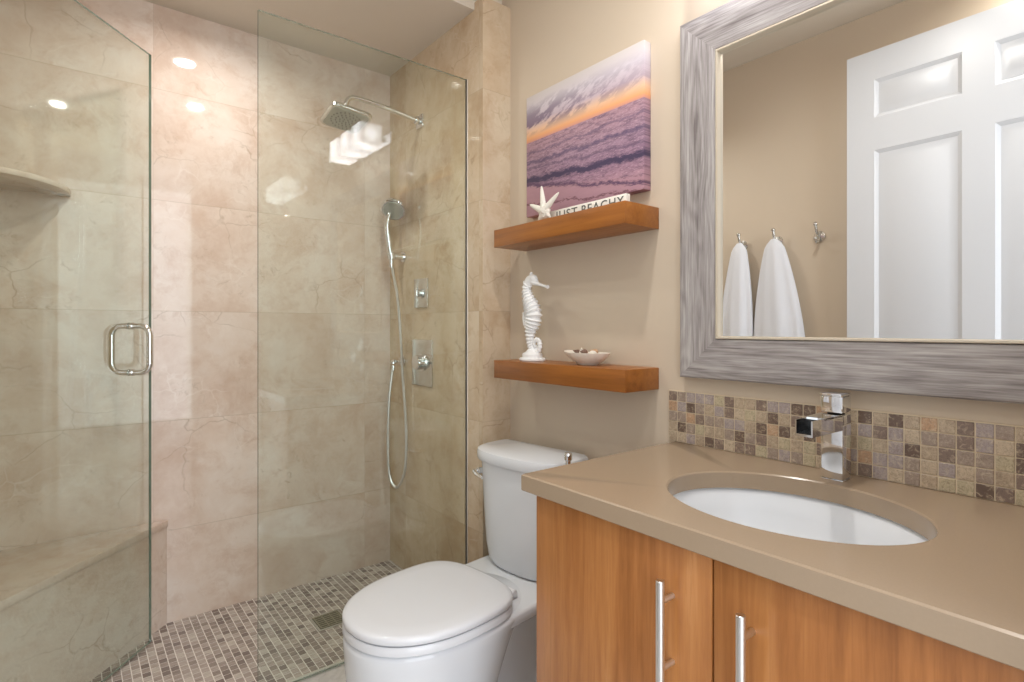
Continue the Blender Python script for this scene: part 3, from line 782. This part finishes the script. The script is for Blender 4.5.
# sign on the upper shelf
sg = thing('beach_sign', 'white block sign reading JUST BEACHY on the upper shelf', 'sign', (1.31, 1.26, 1.583))
MB().box(1.300, 1.320, 1.080, 1.420, 1.5832, 1.623, .002).build('block', M['sign_white'], sg)
def text_mesh(txt, size, extr):
    cu = bpy.data.curves.new('txt', 'FONT'); cu.body = txt; cu.size = size; cu.extrude = extr; cu.space_character = 1.15
    cu.align_x = 'CENTER'
    o = bpy.data.objects.new('txt', cu); C.objects.link(o)
    dg = bpy.context.evaluated_depsgraph_get(); me = bpy.data.meshes.new_from_object(o.evaluated_get(dg))
    bpy.data.objects.remove(o, do_unlink=True); bpy.data.curves.remove(cu)
    return me
for word, yc_, wid in (('JUST', 1.335, .105), ('BEACHY', 1.178, .175)):
    me = text_mesh(word, .040, .0008)
    xs = [v.co.x for v in me.vertices]; fx_ = wid / (max(xs) - min(xs))
    b = MB(); b.bm.from_mesh(me); bpy.data.meshes.remove(me)
    # text x -> -y, text y -> z, text normal -> -x
    b.xform(Matrix(((0, 0, -1, 1.2995), (-fx_, 0, 0, yc_), (0, 1.0, 0, 1.5890), (0, 0, 0, 1))))
    b.build('lettering', M['letter'], sg)

# starfish
st = MB(); cx, cy, cz = 1.281, 1.424, 1.622
for ang, ln in ((100, .092), (36, .088), (155, .085), (228, .050), (-40, .040)):
    a = math.radians(ang); dy, dz = -math.cos(a), math.sin(a)
    pth = [(cx - .004 * (1 - k / 8), cy + dy * ln * k / 8, cz + dz * ln * k / 8) for k in range(9)]
    rad = [.0185 * (1 - .0) if k == 0 else .0125 * (1 - k / 8) ** .6 + .0022 for k in range(9)]
    st.sweep(pth, rad, 10, up=(1, 0, 0), flat=(.7, 1))
st.sphere((cx, cy, cz), .028, 16, (.45, 1, 1))
rnd = random.Random(3)
for k in range(26):
    a = rnd.random() * 2 * PI; r = rnd.random() * .024; st.sphere((cx - .010, cy + r * math.cos(a), cz + r * math.sin(a)), .0020, 6)
tag(st.build('starfish', M['star'], base=(cx, cy, 1.583)), 'white long-armed starfish leaning on the sign on the upper shelf', 'starfish')

# seahorse figurine
sx_, sy_, sz_ = 1.312, 1.525, 1.098
sea = thing('seahorse_figurine', 'white ceramic seahorse standing on a round foot on the lower shelf', 'figurine', (sx_, sy_, sz_))
def P(f, z): return (sx_, sy_ - f, sz_ + z)      # f towards the camera side along the wall
MB().lathe([(.001, 0), (.050, 0), (.053, .003), (.053, .008), (.049, .012), (.041, .013), (.040, .016), (.041, .024), (.037, .029), (.026, .033), (.019, .042), (.001, .044)], (sx_, sy_, sz_), 'z', 36, .85, 1.0).build('foot', M['ceramic'], sea)
spine = bez([P(.022, .283), P(.004, .296), P(-.018, .290), P(-.031, .268), P(-.028, .243), P(-.016, .215), P(-.002, .190), P(.005, .165), P(.000, .140), P(-.008, .118), P(-.012, .092), P(-.012, .066), P(-.004, .046), P(.012, .034), P(.030, .036), P(.041, .052), P(.038, .071), P(.023, .078), P(.010, .069), P(.012, .055), P(.022, .054)], 10)
key = [(0, .012), (.05, .018), (.10, .020), (.16, .019), (.22, .024), (.28, .031), (.34, .036), (.40, .033), (.46, .025), (.52, .018), (.58, .014), (.64, .0125), (.70, .011), (.80, .0095), (.90, .0075), (1, .005)]
def kr(t):
    for (a, ra), (b_, rb) in zip(key, key[1:]):
        if t <= b_: return ra + (rb - ra) * (t - a) / (b_ - a)
    return key[-1][1]
rad = []
for i in range(len(spine)):
    t_ = i / (len(spine) - 1); ph = (i % 5); rad.append(kr(t_) * (1.16 if ph == 0 else 0.90 if ph in (2, 3) else 1.0) if t_ > .12 else kr(t_))
MB().sweep(spine, rad, 16, up=(1, 0, 0), flat=(.72, 1.0)).build('body', M['ceramic'], sea, 60)
MB().sweep([P(.008, .286), P(.030, .279), P(.055, .272), P(.078, .266), P(.083, .265)], [.014, .0085, .006, .0065, .0085], 12, flat=(.8, 1)).sphere(P(.006, .296), .019, 14, (.8, 1, 1)).sphere((sx_ - .014, sy_ - .008, sz_ + .299), .0045, 8).build('head', M['ceramic'], sea)
MB().sweep([P(-.004, .306), P(-.006, .318), P(-.004, .324)], [.009, .006, .003], 10).build('crown', M['ceramic'], sea)
for k in range(10):
    i = 25 + k * 5; p = spine[i]; q = spine[i + 1]; tg = (q - p).normalized(); nn = Vector((0, tg.z, -tg.y)); nn = nn if nn.y > 0 else -nn
    MB().sweep([p + nn * rad[i] * .8, p + nn * (rad[i] + .006)], [.0045, .0015], 8).build('spine_knob', M['ceramic'], sea)
b = MB(); fin = [P(-.020, .182), P(-.044, .178), P(-.052, .160), P(-.050, .140), P(-.040, .126), P(-.014, .130)]
b.loft([[Vector(p) + Vector((-.004, 0, 0)) for p in fin], [Vector(p) + Vector((.004, 0, 0)) for p in fin]])
for k in range(6): b.sweep([P(-.012, .172 - k * .007), P(-.052 + .001 * k, .174 - k * .0085)], [.0035, .0048], 6)
b.build('fin', M['ceramic'], sea)

# bowl of shells
bx_, by_, bz_ = 1.312, 1.250, 1.098
bw = MB(); seg = 44
def bowl_ring(f, z):
    out = []
    for k in range(seg):
        a = 2 * PI * k / seg; r = f * (1 + .12 * max(0, math.cos(a)) ** 6)
        out.append((bx_ + .056 * r * math.sin(a), by_ + .086 * r * math.cos(a), bz_ + z * .93 + .006 * f * max(0, math.cos(a)) ** 6))
    return out
pr = [(.30, 0), (.42, .001), (.45, .004), (.62, .012), (.82, .024), (.95, .036), (1.0, .043), (.97, .0435), (.92, .037), (.78, .026), (.58, .015), (.30, .008)]
bw.loft([bowl_ring(f, z) for f, z in pr])
tag(bw.build('shell_dish', M['shell_white'], base=(bx_, by_, bz_)), 'shallow oval off-white dish holding seashells on the lower shelf', 'dish')
def cone_shell(l=.030, r=.009):
    b = MB(); pth = []; rd = []
    for k in range(25):
        t_ = k / 24; pth.append((0, (t_ - .5) * l, 0)); rd.append((r * math.sin(PI * min(1, t_ * .5 + .5)) * (1 - t_ * .0) + .001) * (1.12 if k % 4 == 0 else .95) if t_ > .2 else r * (.35 + 3.25 * t_))
    b.sweep(pth, rd, 12); return b
def clam_shell(r=.018):
    b = MB(); rings = []
    for i in range(7):
        f = i / 6; ring = []
        for k in range(28):
            a = 2 * PI * k / 28; rr = r * (1 - f * .98) * (1 + .06 * math.cos(9 * a)); ring.append((rr * math.cos(a), rr * .85 * math.sin(a), r * .55 * math.sin(f * PI / 2)))
        rings.append(ring)
    b.loft(rings); return b
spec = [('cone', (-.004, .044, .0415), (.3, .25, .4), 'shell_dark', 'dark brown spiral seashell at the pointed end of the dish'),
        ('cone', (-.014, .012, .044), (.9, .1, 2.2), 'shell_white', 'slim pale spiral seashell leaning out of the dish front'),
        ('clam', (.012, .020, .0355), (.2, .1, 1.0), 'shell_tan', 'tan ribbed clam seashell lying in the middle of the dish'),
        ('clam', (-.006, -.028, .0380), (.15, -.1, 0.3), 'shell_white', 'white ribbed clam seashell at the blunt end of the dish'),
        ('cone', (.018, -.012, .044), (.2, .5, 1.2), 'shell_tan', 'tan spiral seashell at the wall side of the dish'),
        ('cone', (-.024, -.006, .043), (.1, -.2, 1.5), 'shell_dark', 'short dark spiral seashell along the front rim of the dish')]
for kd, off, rot, mt, lb in spec:
    b = cone_shell() if kd == 'cone' else clam_shell()
    b.xform(Matrix.Rotation(rot[2], 4, 'Z') @ Matrix.Rotation(rot[0], 4, 'X') @ Matrix.Rotation(rot[1], 4, 'Y'))
    zmin = min(v.co.z for v in b.bm.verts)
    o = b.build('seashell', M[mt]); o.location = (bx_ + off[0], by_ + off[1], bz_ + off[2])
    tag(o, lb, 'seashell', 'seashells in the dish')

# ------------------------------------------------------------------ toilet
TY, TYAW = 1.454, 6.5
tl = thing('toilet', 'white two-piece toilet with closed lid between shower and vanity', 'toilet', (XW - .35, TY, 0))
def T(u, v, z): return Vector((XW - u, TY + v, z))
def egg(u0, u1, hw, z, n=64, flatb=0.0):
    """outline from the back u0 to the front u1, widest in the back half"""
    out = []; um = u0 + (u1 - u0) * .42; e = 1 - .55 * flatb
    for k in range(n):
        a = 2 * PI * k / n; c, s_ = math.cos(a), math.sin(a)
        if c >= 0: u = um + (u1 - um) * c ** .90; v = hw * (1 if s_ >= 0 else -1) * abs(s_) ** .92
        else: u = um - (um - u0) * abs(c) ** e; v = hw * (1 if s_ >= 0 else -1) * abs(s_) ** (1 - .35 * flatb)
        out.append(T(u, v, z))
    return out
# bowl: full skirted front
b = MB()
b.loft([egg(.37, .765, .148, 0), egg(.37, .768, .150, .012), egg(.36, .785, .166, .08), egg(.35, .805, .183, .18), egg(.31, .815, .195, .27),
        egg(.27, .820, .201, .335), egg(.24, .822, .203, .360), egg(.24, .820, .201, .370), egg(.25, .810, .192, .376)])
b.build('bowl', M['porcelain'], tl, 50)
# rear: thin deck over a narrower trapway
def deck(hw, u1, z, u0=.02, r=.05):
    out = []
    for cx, cy, a0 in ((1, 1, 0), (-1, 1, 90), (-1, -1, 180), (1, -1, 270)):
        for i in range(9):
            a = math.radians(a0 + 90 * i / 8); um = (u0 + u1) / 2; hl = (u1 - u0) / 2
            out.append(T(um + cx * (hl - r) + r * math.cos(a), cy * (hw - r) + r * math.sin(a), z))
    return out
b = MB().loft([deck(.105, .47, 0, .10), deck(.105, .47, .02, .10), deck(.092, .47, .06, .11), deck(.088, .47, .20, .10), deck(.105, .47, .29, .07), deck(.135, .46, .330, .04)])
b.build('trapway', M['porcelain'], tl, 50)
b = MB().loft([deck(.150, .45, .325, .03), deck(.184, .46, .336, .022), deck(.190, .46, .345, .02), deck(.190, .46, .366, .02), deck(.186, .455, .373, .024), deck(.180, .45, .375, .03)])
b.build('rear_deck', M['porcelain'], tl, 50)
# tank, bowed front
TV = .010
def dring(hw, u1, z, u0=.044, us=.100, n=30):
    u1 += .022; hw -= .004
    out = [T(u0, TV - hw + .012, z), T(u0 + .012, TV - hw, z)]
    for k in range(n + 1):
        a = -PI / 2 + PI * k / n
        out.append(T(us + (u1 - us) * abs(math.cos(a)) ** .62, TV + hw * (1 if math.sin(a) >= 0 else -1) * abs(math.sin(a)) ** .80, z))
    out += [T(u0 + .012, TV + hw, z), T(u0, TV + hw - .012, z)]
    return out
b = MB().loft([dring(.135, .180, .3765), dring(.155, .194, .380), dring(.170, .203, .400), dring(.180, .208, .45), dring(.192, .216, .62), dring(.199, .220, .742)])
b.build('tank', M['porcelain'], tl, 40)
b = MB().loft([dring(.200, .222, .7425), dring(.211, .231, .746), dring(.214, .234, .752), dring(.214, .234, .773), dring(.211, .231, .782), dring(.200, .222, .787)])
b.build('tank_lid', M['porcelain'], tl, 40)
# seat ring and lid
b = MB(); FB = 0.85
b.loft([egg(.352, .812, .196, .377, flatb=FB), egg(.346, .820, .204, .382, flatb=FB), egg(.346, .820, .204, .399, flatb=FB), egg(.350, .816, .200, .404, flatb=FB), egg(.44, .745, .115, .404), egg(.44, .745, .115, .377)], closed=True)
b.build('seat_ring', M['seat_plastic'], tl, 50)
b = MB().loft([egg(.352, .812, .198, .4065, flatb=FB), egg(.346, .819, .205, .410, flatb=FB), egg(.345, .820, .206, .416, flatb=FB), egg(.346, .819, .205, .423, flatb=FB), egg(.350, .814, .201, .4275, flatb=FB), egg(.360, .803, .190, .4305, flatb=FB), egg(.40, .76, .15, .4325, flatb=FB)])
b.build('lid', M['seat_plastic'], tl, 50)
for sgn in (1, -1):
    MB().cyl(T(.334, sgn * .060, .396), T(.334, sgn * .128, .396), .0115, 18, bev=.003).box(XW - .350, XW - .316, *sorted((TY + sgn * .066, TY + sgn * .122)), .3755, .394, .003).build('hinge', M['seat_plastic'], tl)
lv = MB().cyl(T(.185, .176, .698), T(.216, .182, .698), .012, 18, bev=.002)
lv.sweep([T(.212, .188, .698), T(.226, .186, .698), T(.236, .165, .694), T(.243, .125, .688)], [.008, .008, .0065, .0055], 12)
lv.build('flush_lever', M['chrome'], tl)
for sgn in (1, -1): MB().lathe([(.016, 0), (.016, .008), (.012, .016), (.001, .019)], T(.30, sgn * .090, .012), 'z', 18).build('bolt_cap', M['porcelain'], tl)
tl.rotation_euler = (0, 0, math.radians(TYAW))

# slim stand in the gap between the tank and the vanity
ps = thing('paper_stand', 'slim chrome stand between the toilet tank and the vanity', 'paper stand', (1.190, 1.215, 0))
MB().lathe([(.001, 0), (.050, 0), (.052, .003), (.052, .010), (.048, .013), (.001, .014)], (1.190, 1.215, 0), 'z', 32).build('base', M['chrome'], ps)
MB().cyl((1.190, 1.215, .013), (1.190, 1.215, .816), .0085, 18).build('post', M['chrome'], ps)
MB().lathe([(.001, 0), (.010, 0), (.0125, .003), (.0125, .020), (.010, .024), (.001, .025)], (1.190, 1.215, .812), 'z', 24).build('finial', M['chrome'], ps)

# ------------------------------------------------------------------ hooks and towels on the opposite wall (seen in the mirror)
HZ = 1.69
def make_hook(label):
    t = thing('robe_hook', label, 'hook', (XL, 0, HZ), 'robe hooks on the wall opposite the mirror')
    MB().lathe([(.001, 0), (.025, 0), (.029, .003), (.027, .008), (.014, .012), (.001, .013)], (XL, 0, HZ), 'x', 28).build('wall_rosette', M['nickel'], t)
    MB().sweep(bez([(XL + .008, 0, HZ + .004), (XL + .034, 0, HZ + .012), (XL + .050, 0, HZ + .034), (XL + .056, 0, HZ + .056)], 6), .0075, 12).sphere((XL + .056, 0, HZ + .058), .0115, 12).build('upper_prong', M['nickel'], t)
    MB().sweep(bez([(XL + .008, 0, HZ - .004), (XL + .022, 0, HZ - .026), (XL + .040, 0, HZ - .034), (XL + .054, 0, HZ - .016)], 6), .0070, 12).sphere((XL + .055, 0, HZ - .014), .0100, 12).build('lower_prong', M['nickel'], t)
    return t
hk = make_hook('chrome hook with the broad white towel nearer the door')
labs = ['chrome hook with the white towel nearer the shower', None, 'empty chrome robe hook beside the open white door']
for yy, lb in ((1.65, labs[0]), (1.235, labs[2])):
    c = copy_tree(hk); c.location = (XL, yy, HZ); c['label'] = lb
hk.location = (XL, 1.452, HZ)

def towel(yc, wtop, wbot, zbot, seed, label, lean=0.0):
    r = random.Random(seed); ph_ = [r.random() * 6.28 for _ in range(4)]
    b = MB(); rings = []; n = 72; m = 30
    ztop = HZ + .010
    for i in range(m + 1):
        f = i / m; z = ztop + (zbot - ztop) * f
        e = math.sin(min(1, f * 1.0) * PI / 2) ** .75
        hw = wtop + (wbot - wtop) * e; dp = .020 + .020 * e
        if i == 0: hw *= .45; dp *= .5
        if i == 1: hw *= .85; dp *= .85
        ring = []
        for k in range(n):
            a = 2 * PI * k / n; c, s_ = math.cos(a), math.sin(a)
            rip = 1 + e * (.16 * math.cos(5 * a + ph_[0] + f) + .10 * math.cos(8 * a + ph_[1] - f * .8))
            x = XL + .047 + max(-.040, dp * s_ * rip) + .0
            y = yc + hw * c * (1 + .03 * e * math.cos(6 * a + ph_[2])) + lean * f
            ring.append((x, y, z + .004 * e * math.cos(3 * a + ph_[3]) * (f > .97)))
        rings.append(ring)
    b.loft(rings)
    return tag(b.build('towel', M['towel'], base=(XL + .047, yc, zbot), angle=60), label, 'towel', 'white towels on the hooks')
towel(1.452, .034, .140, 0.98, 5, 'broad white towel on the hook nearer the door, seen in the mirror', -.035)
towel(1.65, .032, .108, 1.00, 9, 'narrower white towel on the hook nearer the shower, seen in the mirror', .030)
